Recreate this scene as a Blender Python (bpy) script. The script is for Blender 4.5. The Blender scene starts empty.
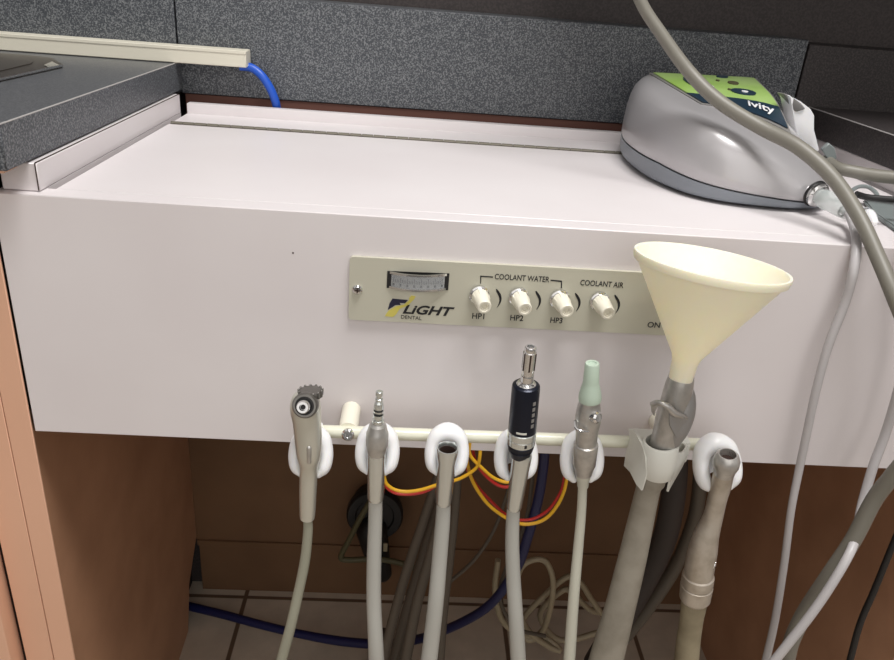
import bpy, bmesh, math, random
from mathutils import Vector, Matrix
random.seed(7)
SC = bpy.context.scene
COL = SC.collection
# ------------------------------------------------------------------ camera
ZT = 0.74
FPX = 755.4; CX = 447.0; CY = 330.0
RW = Matrix(((0.99694593, 0.05301532, 0.05734279),
             (-0.02961199, -0.42281472, 0.90573221),
             (0.07226306, -0.90466408, -0.41995352)))
CAM = Vector((0.27705507, -0.5, 0.8892061))

def on(px, py, ax, val):
    r = RW @ Vector((px - CX, py - CY, FPX))
    return CAM + r * ((val - CAM[ax]) / r[ax])
def at(px, py, Y): return on(px, py, 1, Y)
def onz(px, py, z): return on(px, py, 2, z)
def mpp(P):
    return (RW.transposed() @ (Vector(P) - CAM)).z / FPX

cd = bpy.data.cameras.new('camera'); cam = bpy.data.objects.new('camera', cd); COL.objects.link(cam)
cd.sensor_width = 36.0; cd.lens = FPX * 36.0 / 894.0; cd.clip_start = 0.01
r = RW.col[0]; u = -RW.col[1]; b = -RW.col[2]
cam.matrix_world = Matrix(((r.x, u.x, b.x, CAM.x), (r.y, u.y, b.y, CAM.y), (r.z, u.z, b.z, CAM.z), (0, 0, 0, 1)))
SC.camera = cam

# ------------------------------------------------------------------ materials
def lin(c):
    return tuple(((x / 255.) / 12.92 if x / 255. <= .04045 else ((x / 255. + .055) / 1.055) ** 2.4) for x in c) + (1.0,)
def mat(name, rgb, rough=.5, metal=0., noise=None, trans=0., coat=0., bump=0., alpha=1., sss=0., spec=.5):
    m = bpy.data.materials.new(name); m.use_nodes = True
    nt = m.node_tree; bs = nt.nodes['Principled BSDF']
    bs.inputs['Base Color'].default_value = lin(rgb); bs.inputs['Roughness'].default_value = rough
    bs.inputs['Metallic'].default_value = metal; bs.inputs['Transmission Weight'].default_value = trans
    bs.inputs['Coat Weight'].default_value = coat; bs.inputs['Alpha'].default_value = alpha
    bs.inputs['Specular IOR Level'].default_value = spec
    if sss: 
        bs.inputs['Subsurface Weight'].default_value = sss; bs.inputs['Subsurface Radius'].default_value = (.01, .008, .005)
        bs.inputs['Subsurface Scale'].default_value = .3
    if noise or bump:
        tc = nt.nodes.new('ShaderNodeTexCoord'); n = nt.nodes.new('ShaderNodeTexNoise')
        nt.links.new(tc.outputs['Object'], n.inputs['Vector'])
        n.inputs['Scale'].default_value = noise[1] if noise else 400; n.inputs['Detail'].default_value = 4
        if noise:
            cr = nt.nodes.new('ShaderNodeValToRGB'); lo, hi = noise[2], noise[3]
            cr.color_ramp.elements[0].position = lo; cr.color_ramp.elements[1].position = hi
            cr.color_ramp.elements[0].color = lin(rgb); cr.color_ramp.elements[1].color = lin(noise[0])
            nt.links.new(n.outputs['Fac'], cr.inputs['Fac']); nt.links.new(cr.outputs['Color'], bs.inputs['Base Color'])
        if bump:
            bp = nt.nodes.new('ShaderNodeBump'); bp.inputs['Strength'].default_value = bump; bp.inputs['Distance'].default_value = .0006
            nt.links.new(n.outputs['Fac'], bp.inputs['Height']); nt.links.new(bp.outputs['Normal'], bs.inputs['Normal'])
    return m
M = {}
M['white'] = mat('white_laminate', (224, 219, 220), .38, noise=((219, 213, 214), 6, .35, .65))
M['white_edge'] = mat('white_edge_band', (214, 205, 205), .45)
M['laminate'] = mat('speckled_grey_laminate', (58, 62, 68), .42, noise=((126, 129, 132), 700, .45, .66))
M['laminate_top'] = mat('speckled_grey_worktop', (76, 78, 82), .36, noise=((108, 110, 112), 850, .44, .66))
M['laminate_edge'] = mat('worn_laminate_edge', (170, 168, 166), .5)
M['laminate_shaded'] = mat('shaded_speckled_laminate', (44, 40, 41), .5, noise=((70, 64, 63), 520, .44, .66))  # grey laminate darkened: shade at the right painted into the colour
M['darkwall'] = mat('dark_wall', (56, 50, 50), .6, noise=((72, 65, 64), 420, .4, .65))
M['brown'] = mat('tan_brown_laminate', (224, 178, 150), .5, noise=((216, 170, 142), 3, .3, .7))
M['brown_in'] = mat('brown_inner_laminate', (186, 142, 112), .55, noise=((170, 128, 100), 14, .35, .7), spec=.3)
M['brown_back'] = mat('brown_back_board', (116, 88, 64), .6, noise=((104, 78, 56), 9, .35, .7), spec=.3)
M['groove'] = mat('dark_groove', (52, 34, 26), .8)
M['maroon'] = mat('dark_brown_gap', (104, 68, 58), .7)
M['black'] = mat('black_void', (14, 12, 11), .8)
M['steel'] = mat('brushed_steel', (214, 219, 217), .2, .85)
M['darksteel'] = mat('dark_knurled_steel', (128, 126, 122), .35, .9)
M['chrome'] = mat('polished_chrome', (220, 220, 220), .14, .95)
M['dull'] = mat('cast_aluminium', (196, 194, 190), .36, .7, noise=((172, 170, 166), 120, .35, .7))
M['hinge'] = mat('tarnished_hinge_brass', (128, 124, 112), .4, .5)
M['castgrey'] = mat('dull_cast_grey', (150, 148, 146), .45, .3)
M['nickel'] = mat('warm_satin_nickel', (206, 206, 196), .34, .6)
M['worn'] = mat('worn_suction_metal', (192, 184, 172), .42, .55, noise=((170, 160, 146), 90, .4, .7))
M['plate'] = mat('champagne_anodised_plate', (196, 194, 178), .42, .15)
M['cream'] = mat('cream_plastic', (232, 228, 212), .35, coat=.2)
M['pipe'] = mat('cream_painted_pipe', (220, 220, 202), .3, coat=.3)
M['wplastic'] = mat('white_plastic', (240, 241, 243), .3, coat=.3, sss=.1)
M['gplastic'] = mat('greyish_white_plastic', (218, 218, 210), .38, coat=.1)
M['funnel'] = mat('ivory_funnel_plastic', (254, 246, 224), .4, sss=.6)
M['mint'] = mat('pale_mint_plastic', (186, 204, 188), .5)
M['motor'] = mat('dark_navy_anodised', (26, 30, 44), .28, .5)
M['ink'] = mat('black_ink', (22, 22, 26), .5)
M['navyink'] = mat('navy_ink', (24, 22, 52), .5)
M['yellow'] = mat('yellow_ink', (206, 194, 96), .5)
M['hose_lg'] = mat('light_grey_hose', (176, 176, 170), .42)
M['hose_cream'] = mat('cream_grey_hose', (200, 200, 186), .42)
M['hose_gr'] = mat('green_grey_hose', (150, 150, 134), .45)
M['hose_warm'] = mat('warm_grey_hose', (150, 144, 132), .5, noise=((132, 126, 114), 60, .4, .7))
M['hose_tan'] = mat('tan_grey_hose', (146, 136, 112), .5, noise=((124, 114, 92), 50, .4, .7))
M['cable'] = mat('grey_cable_jacket', (120, 117, 108), .45)
M['wtube'] = mat('translucent_white_tube', (190, 187, 188), .35, alpha=.94)
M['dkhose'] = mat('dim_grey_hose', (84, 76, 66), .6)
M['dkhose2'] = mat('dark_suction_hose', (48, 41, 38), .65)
M['coil'] = mat('dusty_white_tubing', (150, 138, 114), .5)
M['blue'] = mat('blue_tube', (30, 84, 190), .35)
M['navy'] = mat('navy_blue_hose', (20, 26, 72), .45)
M['ywire'] = mat('yellow_wire', (222, 170, 36), .4)
M['rwire'] = mat('red_wire', (176, 36, 30), .4)
M['gwire'] = mat('olive_wire', (78, 74, 50), .6)
M['rubber'] = mat('black_rubber', (20, 19, 20), .5)
M['silver'] = mat('silver_painted_plastic', (184, 182, 184), .32, .35, coat=.3)
M['slate'] = mat('slate_grey_plastic', (132, 138, 146), .42)
M['green'] = mat('lime_green_overlay', (140, 178, 76), .3, noise=((176, 204, 132), 14, .3, .7))
M['deepblue'] = mat('dark_teal_overlay', (28, 48, 64), .35)
M['bezel'] = mat('grey_bezel_plastic', (128, 126, 124), .4)
M['clear'] = mat('frosted_clear_plastic', (205, 212, 210), .25, alpha=.45)
M['smoke'] = mat('grey_translucent_plastic', (134, 142, 142), .35, alpha=.85)
M['duct'] = mat('ivory_duct_plastic', (216, 212, 196), .45)
M['dial'] = mat('dial_face', (150, 150, 150), .4)
M['glassy'] = mat('clear_dial_lens', (200, 205, 208), .08, alpha=.22)
M['stain'] = mat('polished_sink_steel', (160, 156, 150), .18, 1.)
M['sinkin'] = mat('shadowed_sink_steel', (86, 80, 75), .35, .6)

def tile_mat():
    m = bpy.data.materials.new('floor_tiles'); m.use_nodes = True
    nt = m.node_tree; bs = nt.nodes['Principled BSDF']; bs.inputs['Roughness'].default_value = .5
    tc = nt.nodes.new('ShaderNodeTexCoord'); mp = nt.nodes.new('ShaderNodeMapping')
    mp.inputs['Location'].default_value = (-.055, -.395, 0)
    bk = nt.nodes.new('ShaderNodeTexBrick'); bk.offset = 0; bk.inputs['Scale'].default_value = 1
    bk.inputs['Brick Width'].default_value = .2; bk.inputs['Row Height'].default_value = .2
    bk.inputs['Mortar Size'].default_value = .004; bk.inputs['Mortar Smooth'].default_value = .4
    bk.inputs['Color1'].default_value = lin((214, 200, 182)); bk.inputs['Color2'].default_value = lin((206, 192, 174)); bk.inputs['Mortar'].default_value = lin((112, 90, 72))
    n = nt.nodes.new('ShaderNodeTexNoise'); n.inputs['Scale'].default_value = 24; n.inputs['Detail'].default_value = 5
    mx = nt.nodes.new('ShaderNodeMix'); mx.data_type = 'RGBA'; mx.blend_type = 'MULTIPLY'; mx.inputs['Factor'].default_value = .45
    L = nt.links
    L.new(tc.outputs['Object'], mp.inputs['Vector']); L.new(mp.outputs['Vector'], bk.inputs['Vector']); L.new(tc.outputs['Object'], n.inputs['Vector'])
    L.new(bk.outputs['Color'], mx.inputs['A']); L.new(n.outputs['Fac'], mx.inputs['B']); L.new(mx.outputs['Result'], bs.inputs['Base Color'])
    return m
M['tile'] = tile_mat()

# ------------------------------------------------------------------ helpers
def bm_new(): return bmesh.new()
def finish(bm, smooth=True, ang=40):
    bmesh.ops.recalc_face_normals(bm, faces=bm.faces)
    for f in bm.faces: f.smooth = smooth
    if smooth:
        for e in bm.edges:
            if len(e.link_faces) == 2 and e.calc_face_angle(0) > math.radians(ang): e.smooth = False
def thing(name, label, cat, loc, group=None):
    o = bpy.data.objects.new(name, None); o.empty_display_size = .01; COL.objects.link(o); o.location = loc
    o['label'] = label; o['category'] = cat
    if group: o['group'] = group
    return o
def wloc(o):
    v = Vector(o.location)
    while o.parent: o = o.parent; v += Vector(o.location)
    return v
def obj(name, bm, m, parent=None, label=None, cat=None, group=None, kind=None, smooth=True, ang=40, origin=None):
    finish(bm, smooth, ang)
    if parent is not None:
        base = wloc(parent); loc = Vector((0, 0, 0))
    else:
        if origin is None:
            xs = [v.co for v in bm.verts]
            origin = Vector(((min(v.x for v in xs) + max(v.x for v in xs)) / 2, (min(v.y for v in xs) + max(v.y for v in xs)) / 2, min(v.z for v in xs)))
        base = Vector(origin); loc = base.copy()
    for v in bm.verts: v.co -= base
    me = bpy.data.meshes.new(name); bm.to_mesh(me); bm.free()
    ms = m if isinstance(m, (list, tuple)) else [m]
    for x in ms: me.materials.append(M[x])
    o = bpy.data.objects.new(name, me); COL.objects.link(o); o.location = loc
    if parent is not None: o.parent = parent
    if label: o['label'] = label
    if cat: o['category'] = cat
    if group: o['group'] = group
    if kind: o['kind'] = kind
    return o
def box(bm, lo, hi, bev=0, seg=2, mi=0):
    c = [(a + b_) / 2 for a, b_ in zip(lo, hi)]; s = [abs(b_ - a) for a, b_ in zip(lo, hi)]
    r_ = bmesh.ops.create_cube(bm, size=1, matrix=Matrix.Translation(c) @ Matrix.Diagonal((*s, 1)))
    es = list({e for v in r_['verts'] for e in v.link_edges})
    fs = set(f for v in r_['verts'] for f in v.link_faces)
    if bev:
        rr = bmesh.ops.bevel(bm, geom=es, offset=bev, segments=seg, affect='EDGES', profile=.5)
        fs = set(f for f in fs if f.is_valid) | set(rr['faces'])
    for f in fs:
        if f.is_valid: f.material_index = mi
    return bm
def prism(bm, pts, vec, mi=0):
    """extrude a closed 3-D polygon by vec"""
    a = [bm.verts.new(p) for p in pts]; c = [bm.verts.new(Vector(p) + Vector(vec)) for p in pts]
    fs = [bm.faces.new(a), bm.faces.new(c[::-1])]
    n = len(pts)
    for i in range(n): fs.append(bm.faces.new((a[i], a[(i + 1) % n], c[(i + 1) % n], c[i])))
    for f in fs: f.material_index = mi
    return bm
def frame_of(d):
    d = d.normalized(); up = Vector((0, 0, 1)) if abs(d.z) < .9 else Vector((0, 1, 0))
    a = d.cross(up).normalized(); return a, d.cross(a).normalized()
def lathe(bm, p0, p1, prof, segs=28, mi=0, closed=False):
    """prof: list of (t, radius): t in metres from p0 towards p1"""
    p0 = Vector(p0); d = (Vector(p1) - p0).normalized(); a, b_ = frame_of(d)
    rings = []
    for t, rad in prof:
        c = p0 + d * t
        if rad <= 1e-6: rings.append([bm.verts.new(c)])
        else: rings.append([bm.verts.new(c + (a * math.cos(2 * math.pi * k / segs) + b_ * math.sin(2 * math.pi * k / segs)) * rad) for k in range(segs)])
    def bridge(A, B):
        if len(A) == 1 and len(B) == 1: return
        for k in range(segs):
            j = (k + 1) % segs
            if len(A) == 1: f = bm.faces.new((A[0], B[j], B[k]))
            elif len(B) == 1: f = bm.faces.new((A[k], A[j], B[0]))
            else: f = bm.faces.new((A[k], A[j], B[j], B[k]))
            f.material_index = mi
    for i in range(len(rings) - 1): bridge(rings[i], rings[i + 1])
    if closed: bridge(rings[-1], rings[0])
    else:
        for R_ in (rings[0], rings[-1]):
            if len(R_) > 1:
                f = bm.faces.new(R_); f.material_index = mi
    return bm
def catmull(P, n=8):
    """P: list of tuples of floats (any dims); returns resampled list"""
    P = [Vector(p) if len(p) <= 4 else p for p in P]
    Q = [P[0] * 2 - P[1]] + list(P) + [P[-1] * 2 - P[-2]]; out = []
    for i in range(1, len(Q) - 2):
        a, b_, c, d = Q[i - 1], Q[i], Q[i + 1], Q[i + 2]
        for k in range(n):
            t = k / n
            out.append(.5 * ((2 * b_) + (c - a) * t + (2 * a - 5 * b_ + 4 * c - d) * t * t + (3 * b_ - a - 3 * c + d) * t ** 3))
    out.append(Q[-2]); return out
def tube(bm, pts, rad, segs=12, n=8, mi=0, cap=True, roundcap=False, asp=None, raw=False):
    """pts: 3-D points, rad: radius or list. asp=(axis, ratio): scale of the section along a world axis"""
    rads = rad if isinstance(rad, (list, tuple)) else [rad] * len(pts)
    P4 = [(p[0], p[1], p[2], q) for p, q in zip(pts, rads)]
    S = [Vector(p) for p in P4] if raw else catmull(P4, n)
    C = [Vector(s[:3]) for s in S]; Rr = [max(s[3], 1e-5) for s in S]
    if roundcap:
        for e in (0, -1):
            d = (C[0] - C[1]).normalized() if e == 0 else (C[-1] - C[-2]).normalized()
            c0, r0 = C[e].copy(), Rr[e]
            ext = [(c0 + d * r0 * math.sin(a), r0 * math.cos(a)) for a in (.4, .8, 1.15, 1.4)]
            for c_, r_ in ext:
                if e == 0: C.insert(0, c_); Rr.insert(0, r_)
                else: C.append(c_); Rr.append(r_)
    d0 = (C[1] - C[0]).normalized()
    if asp:
        ax = Vector(asp[0]).normalized()
    a, b_ = frame_of(d0); rings = []
    for i, c in enumerate(C):
        d = (C[min(i + 1, len(C) - 1)] - C[max(i - 1, 0)])
        d = d.normalized() if d.length > 1e-9 else d0
        if asp:
            b2 = ax; a2 = d.cross(b2).normalized(); k2 = asp[1]
        else:
            a = (a - d * a.dot(d)).normalized(); a2 = a; b2 = d.cross(a); k2 = 1
        rings.append([bm.verts.new(c + (a2 * math.cos(2 * math.pi * k / segs) + b2 * k2 * math.sin(2 * math.pi * k / segs)) * Rr[i]) for k in range(segs)])
    for i in range(len(rings) - 1):
        for k in range(segs):
            j = (k + 1) % segs
            bm.faces.new((rings[i][k], rings[i][j], rings[i + 1][j], rings[i + 1][k])).material_index = mi
    if cap:
        for R_ in (rings[0], rings[-1]): bm.faces.new(R_).material_index = mi
    return bm
def P3(lst): return [at(*q) for q in lst]
def pxtube(lst, rpx, **kw):
    """lst of (px,py,Y); rpx radius in photo pixels (one or a list)"""
    pts = P3(lst); rp = rpx if isinstance(rpx, (list, tuple)) else [rpx] * len(lst)
    return tube(bm_new(), pts, [q * mpp(p) for p, q in zip(pts, rp)], **kw)
def pxlathe(p0, p1, prof, segs=28, bm=None, closed=False):
    """p0,p1: (px,py,Y). prof: (t 0..1 between them, radius px)"""
    a = at(*p0); c = at(*p1); L = (c - a).length; s = mpp((a + c) / 2)
    return lathe(bm or bm_new(), a, c, [(t * L, q * s) for t, q in prof], segs, closed=closed)
def torus(bm, c, axis, R_, r_, segs=28, sub=8, mi=0):
    a, b_ = frame_of(Vector(axis)); d = Vector(axis).normalized(); rings = []
    for i in range(segs):
        e = a * math.cos(2 * math.pi * i / segs) + b_ * math.sin(2 * math.pi * i / segs)
        rings.append([bm.verts.new(Vector(c) + e * (R_ + r_ * math.cos(2 * math.pi * k / sub)) + d * r_ * math.sin(2 * math.pi * k / sub)) for k in range(sub)])
    for i in range(segs):
        for k in range(sub):
            bm.faces.new((rings[i][k], rings[(i + 1) % segs][k], rings[(i + 1) % segs][(k + 1) % sub], rings[i][(k + 1) % sub])).material_index = mi
    return bm
def text_bm(s, p_left, p_right, h, y, thick=.0002, shear=0, bold=0, tilt=None):
    """lettering from world point p_left to p_right along x, cap height h (m)"""
    cu = bpy.data.curves.new('t', 'FONT'); cu.body = s; cu.size = 1; cu.extrude = .0; cu.shear = shear; cu.offset = bold; cu.resolution_u = 3
    o = bpy.data.objects.new('t', cu); COL.objects.link(o)
    dg = bpy.context.evaluated_depsgraph_get(); me = bpy.data.meshes.new_from_object(o.evaluated_get(dg))
    bm = bm_new(); bm.from_mesh(me); bpy.data.objects.remove(o); bpy.data.meshes.remove(me); bpy.data.curves.remove(cu)
    x0 = min(v.co.x for v in bm.verts); x1 = max(v.co.x for v in bm.verts); y0 = min(v.co.y for v in bm.verts); y1 = max(v.co.y for v in bm.verts)
    L, Rr = Vector(p_left), Vector(p_right)
    for v in bm.verts:
        t = (v.co.x - x0) / (x1 - x0)
        v.co = Vector((L.x + (Rr.x - L.x) * t, y, L.z + (Rr.z - L.z) * t + h * (v.co.y - y0) / (y1 - y0)))
    r_ = bmesh.ops.extrude_face_region(bm, geom=list(bm.faces))
    for v in [g for g in r_['geom'] if isinstance(g, bmesh.types.BMVert)]: v.co.y -= thick
    return bm

# ================================================================== SETTING
bm = bm_new(); box(bm, (-1.6, -1.6, -.04), (2.2, .46, 0)); obj('floor', bm, 'tile', kind='structure', smooth=False, origin=(0, 0, 0))
# wall plane behind everything
bm = bm_new(); box(bm, (-1.6, .425, 0), (2.2, .46, 2.4)); obj('wall_back', bm, 'darkwall', kind='structure', smooth=False)

# unseen block added above the frame to shade the right half of the backsplash
bm = bm_new(); box(bm, (.40, .17, ZT + .33), (1.6, .43, 2.0)); obj('added_shade_blocker', bm, 'darkwall', kind='structure', smooth=False)

# grey speckled backsplash, three panels
SY = .375; SF = .362
zb = .7535
for nm, x0, x1, z1, lab in (('backsplash_panel', -.9, .0205, ZT + .128, 'grey speckled laminate backsplash panel behind the left worktop'),
                        ('backsplash_panel', .0225, .6985, ZT + .118, 'wide grey speckled laminate backsplash panel behind the white lid'),
                        ('backsplash_panel', .7005, 1.5, ZT + .114, 'grey speckled backsplash panel behind the right worktop, painted as shaded')):
    bm = bm_new(); box(bm, (x0, SF, zb + .003), (x1, .424, z1), .0008, 1)
    obj(nm, bm, 'laminate' if x0 < .5 else 'laminate_shaded', label=lab, cat='backsplash', group=None)

# ================================================================== WHITE DELIVERY BOX
W = .752; H = .1865
root = thing('delivery_cabinet', 'white laminate box cabinet with broad front panel, hinged lid and instruments hung below', 'cabinet', (W / 2, .17, ZT - H))
bm = bm_new(); box(bm, (.0, 0, ZT - H), (W, .018, ZT), .0007, 1); obj('front_panel', bm, 'white', root)
bm = bm_new(); box(bm, (.0345, .0178, ZT - .018), (.7155, .271, ZT + .0001), .0004, 1); obj('lid', bm, 'white', root)
bm = bm_new(); box(bm, (.0345, .2765, ZT - .018), (.7155, .336, ZT), .0006, 1); obj('fixed_rear_top', bm, 'white', root)
bm = bm_new(); box(bm, (.0345, .336, ZT - .018), (.7155, .3475, ZT + .0105), .0012, 2); obj('rear_upstand', bm, 'white', root)
for sx in (0, 1):
    x0, x1 = ((.004, .0287) if sx == 0 else (.7213, .746))
    bm = bm_new(); box(bm, (x0, .0075, ZT + .0003), (x1, .334, ZT + .0195), .0008, 1)
    box(bm, (x0, .0185, ZT - .06), (x1, .334, ZT + .0003)); obj('side_rail', bm, 'white', root)
    # dark joint line of edge band on the rail's inner top edge
    xe = x1 - .0008 if sx == 0 else x0 + .0008
    bm = bm_new(); tube(bm, [(xe, .0080, ZT + .0195), (xe, .333, ZT + .0195)], .00045, 6, 1); tube(bm, [(xe, .0073, ZT + .0195), (xe, .0073, ZT + .001)], .00045, 6, 1)
    obj('edge_joint', bm, 'groove', root)
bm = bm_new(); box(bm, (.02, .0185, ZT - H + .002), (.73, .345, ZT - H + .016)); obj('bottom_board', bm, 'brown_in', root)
# piano hinge
bm = bm_new(); box(bm, (.036, .2705, ZT - .001), (.714, .2768, ZT + .0002), mi=1)
k = 0; x = .036
while x < .712:
    lathe(bm, (x, .2738, ZT + .0006), (x + .0117, .2738, ZT + .0006), [(0, .0014), (.0003, .0019), (.0112, .0019), (.0115, .0014)], 8); x += .0118
obj('piano_hinge', bm, ['hinge', 'groove'], root)
# tiny fleck on the front panel at the photo's position
p = at(293, 253, -.0001); bm = bm_new(); lathe(bm, (p.x, .0002, p.z), (p.x, -.001, p.z), [(0, .0008), (.0004, .0006)], 8); obj('pin_hole', bm, 'groove', root)

bm = bm_new(); box(bm, (.026, .364, .553), (.696, .4085, ZT + .0158)); obj('gap_board', bm, 'maroon', label='dark brown board showing in the gap behind the white rear upstand', cat='board')

# ================================================================== LEFT BASE CABINET
lc = thing('base_cabinet', 'tan brown laminate cabinet at left whose side panel closes the knee space', 'cabinet', (-.2, .2, 0))
yb = .41
bm = bm_new()
poly = [(-.004, .001, 0), (-.0135, .325, 0), (-.014, .345, .05), (-.0145, .35, .065), (-.017, .409, .105), (-.017, .409, .55), (-.004, .001, .55)]
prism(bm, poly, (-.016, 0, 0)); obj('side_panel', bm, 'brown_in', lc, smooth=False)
bm = bm_new(); box(bm, (-.0195, -.0012, .06), (-.0015, .0008, ZT + .0185), .0004, 1); obj('edge_band', bm, 'brown', lc)
bm = bm_new(); box(bm, (-.044, -.0012, .06), (-.0202, .012, ZT + .0185), .0005, 1); obj('stile', bm, 'brown', lc)
bm = bm_new(); box(bm, (-.42, .004, .06), (-.034, .36, ZT + .018)); obj('carcass', bm, 'groove', lc, smooth=False)
bm = bm_new(); box(bm, (-.40, -.016, .08), (-.0475, .0035, ZT - .02), .002, 2); obj('door', bm, 'brown', lc)
bm = bm_new(); tube(bm, [(-.08, -.018, .55), (-.08, -.038, .545), (-.08, -.038, .475), (-.08, -.018, .47)], .004, 10); 
obj('handle', bm, 'nickel', lc)

# right cabinet (inner side panel and stile)
rc = thing('base_cabinet', 'reddish brown laminate cabinet at right, behind the hanging cables', 'cabinet', (.9, .2, 0))
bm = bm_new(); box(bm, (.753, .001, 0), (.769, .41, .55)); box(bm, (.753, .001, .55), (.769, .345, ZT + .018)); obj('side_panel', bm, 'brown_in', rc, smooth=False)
bm = bm_new(); box(bm, (.7525, -.0012, 0), (.7685, .0008, ZT + .0185), .0004, 1); obj('edge_band', bm, 'brown', rc)
bm = bm_new(); box(bm, (.769, .004, 0), (1.15, .36, ZT + .018)); obj('carcass', bm, 'groove', rc, smooth=False)
bm = bm_new(); box(bm, (.7695, -.0012, 0), (.793, .0035, ZT + .0185), .0005, 1); obj('stile', bm, 'brown', rc)
bm = bm_new(); box(bm, (.797, -.016, .08), (1.14, .0035, ZT - .02), .002, 2); obj('door', bm, 'brown', rc)

# knee-space back board
bb = thing('back_board', 'dim brown board closing the back of the knee space with ledge and kick board', 'panel', (.37, .415, 0))
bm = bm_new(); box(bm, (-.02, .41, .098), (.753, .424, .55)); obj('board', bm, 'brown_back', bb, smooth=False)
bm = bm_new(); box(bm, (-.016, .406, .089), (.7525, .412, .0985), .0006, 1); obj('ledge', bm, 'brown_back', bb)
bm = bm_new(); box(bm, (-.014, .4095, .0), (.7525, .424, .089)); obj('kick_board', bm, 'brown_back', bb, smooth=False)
p = at(256, 545, .409); bm = bm_new(); lathe(bm, (p.x, .4096, p.z), (p.x, .408, p.z), [(0, .004), (.0012, .003)], 12); obj('screw', bm, 'groove', bb)
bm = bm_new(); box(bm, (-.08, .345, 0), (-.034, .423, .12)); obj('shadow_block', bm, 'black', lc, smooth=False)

# ================================================================== WORKTOPS
wt = thing('worktop', 'grey speckled laminate worktop at left holding the sink', 'worktop', (-.4, .17, ZT + .022))
XR = .0246
bm = bm_new(); box(bm, (-.9, -.022, ZT + .0205), (XR, .361, ZT + .0495), .0008, 1)
for f in bm.faces:
    if f.normal.z > .9: f.material_index = 1
obj('slab', bm, ['laminate', 'laminate_top'], wt)
bm = bm_new(); tube(bm, [(XR - .0004, -.021, ZT + .0493), (XR - .0004, .36, ZT + .0493)], .0006, 6, 1); obj('edge_line', bm, 'laminate_edge', wt)
bm = bm_new(); box(bm, (-.6, -.0205, ZT + .0188), (.0215, -.003, ZT + .0203)); obj('substrate', bm, 'brown', wt)
wt2 = thing('worktop', 'grey speckled worktop, painted as shaded, at the right edge beyond the ultrasonic unit', 'worktop', (1., .17, ZT + .022))
bm = bm_new(); box(bm, (.716, -.022, ZT + .0205), (1.5, .361, ZT + .0495), .0008, 1)
obj('slab', bm, 'laminate_shaded', wt2)
bm = bm_new(); tube(bm, [(.7165, -.021, ZT + .0493), (.7165, .36, ZT + .0493)], .0006, 6, 1); obj('edge_line', bm, 'laminate_edge', wt2)

# sink: raised rim with cut corner and dark basin
zc = ZT + .0496
def q2(px, py, dz=0): return onz(px, py, zc + dz)
sk = thing('sink', 'small stainless steel sink rim with cut corner set in left worktop', 'sink', (-.15, .23, zc))
out = [q2(30, 57), q2(52, 59.5), q2(63, 66), q2(62, 68), q2(0, 82), q2(-40, 91)]
inn = [q2(22, 62), q2(38, 62.5), q2(36, 64), q2(0, 72), q2(-40, 81)]
bm = bm_new(); outp = [out[0], out[1], out[2], out[3], out[5], q2(-110, 60), q2(-60, 50)]
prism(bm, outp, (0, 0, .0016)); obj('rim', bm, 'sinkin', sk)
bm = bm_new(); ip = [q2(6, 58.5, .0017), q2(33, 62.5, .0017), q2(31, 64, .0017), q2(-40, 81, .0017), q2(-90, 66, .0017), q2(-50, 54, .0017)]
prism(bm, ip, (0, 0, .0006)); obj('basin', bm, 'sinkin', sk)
bm = bm_new(); tube(bm, [out[3] + Vector((0, 0, .002)), out[4] + Vector((0, 0, .002)), out[5] + Vector((0, 0, .002))], .0011, 8); obj('rim_bead', bm, 'chrome', sk)
bm = bm_new(); prism(bm, [q2(44, 65.5, .0018), q2(52, 62, .0018), q2(60, 66, .0018), q2(50, 68.5, .0018)], (0, 0, .0006)); obj('corner_boss', bm, 'chrome', sk)

# white cable duct along the back + blue tube out of it
e = at(250, 69, .34)
dz = .0165
bm = bm_new(); box(bm, (-.75, .3385, ZT + .0502), (.0985, .3612, ZT + .0502 + dz), .0008, 1)
box(bm, (-.75, .3378, ZT + .0502 + dz * .80), (.0985, .339, ZT + .0502 + dz), .0003, 1)
obj('cable_duct', bm, 'duct', label='long ivory plastic cable duct lying along the back of the left worktop', cat='cable duct')
bm = pxtube([(240, 66, .352), (252, 68, .352), (262, 76, .350), (270, 88, .3495), (275, 100, .351), (277, 108, .3545)], 4.2, segs=12)
obj('blue_tube', bm, 'blue', label='bright blue tube curving out of the duct end down behind the lid', cat='tube')

# ================================================================== CONTROL PANEL
yP = -.0032
cp = thing('control_panel', 'champagne metal control strip with gauge and four cream knobs on white front panel', 'control panel', (.365, -.002, .665))
zl0, zl1 = .663, .7108
bm = bm_new(); x0, x1 = .2372, .497
cr = .0025
prof = []
for cxx, czz, a0 in ((x1 - cr, zl1 - cr, 0), (x0 + cr, zl1 - cr, 90), (x0 + cr, zl0 + cr, 180), (x1 - cr, zl0 + cr, 270)):
    for s in range(5):
        a = math.radians(a0 + s * 22.5); prof.append((cxx + cr * math.cos(a), -.0001, czz + cr * math.sin(a) + (cxx - x0) * .004))
prism(bm, prof, (0, yP + .0001, 0)); fp = obj('face_plate', bm, 'plate', cp, ang=30)
yT = yP - .0001
def T(s, xl, xr, yl, yr, hp, **kw):
    a = at(xl, yl, yT); b_ = at(xr, yr, yT); t = at(xl, yl - hp, yT)
    return text_bm(s, a, b_, t.z - a.z, yT + .00015, .0003, **kw)
def addtext(s, *a, m='ink', **kw): return obj('lettering', T(s, *a, **kw), m, fp, smooth=False)
addtext('COOLANT WATER', 494.5, 549, 279.2, 282.3, 5.6, bold=.008)
addtext('COOLANT AIR', 580, 623, 285.2, 288, 5.6, bold=.008)
addtext('HP1', 472, 484, 318.6, 319.2, 5.6, bold=.01)
addtext('HP2', 510, 523, 320.3, 321, 5.6, bold=.01)
addtext('HP3', 550, 562, 322.8, 323.4, 5.6, bold=.01)
addtext('ON', 647, 659.5, 327.3, 328, 5.6, bold=.01)
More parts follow.
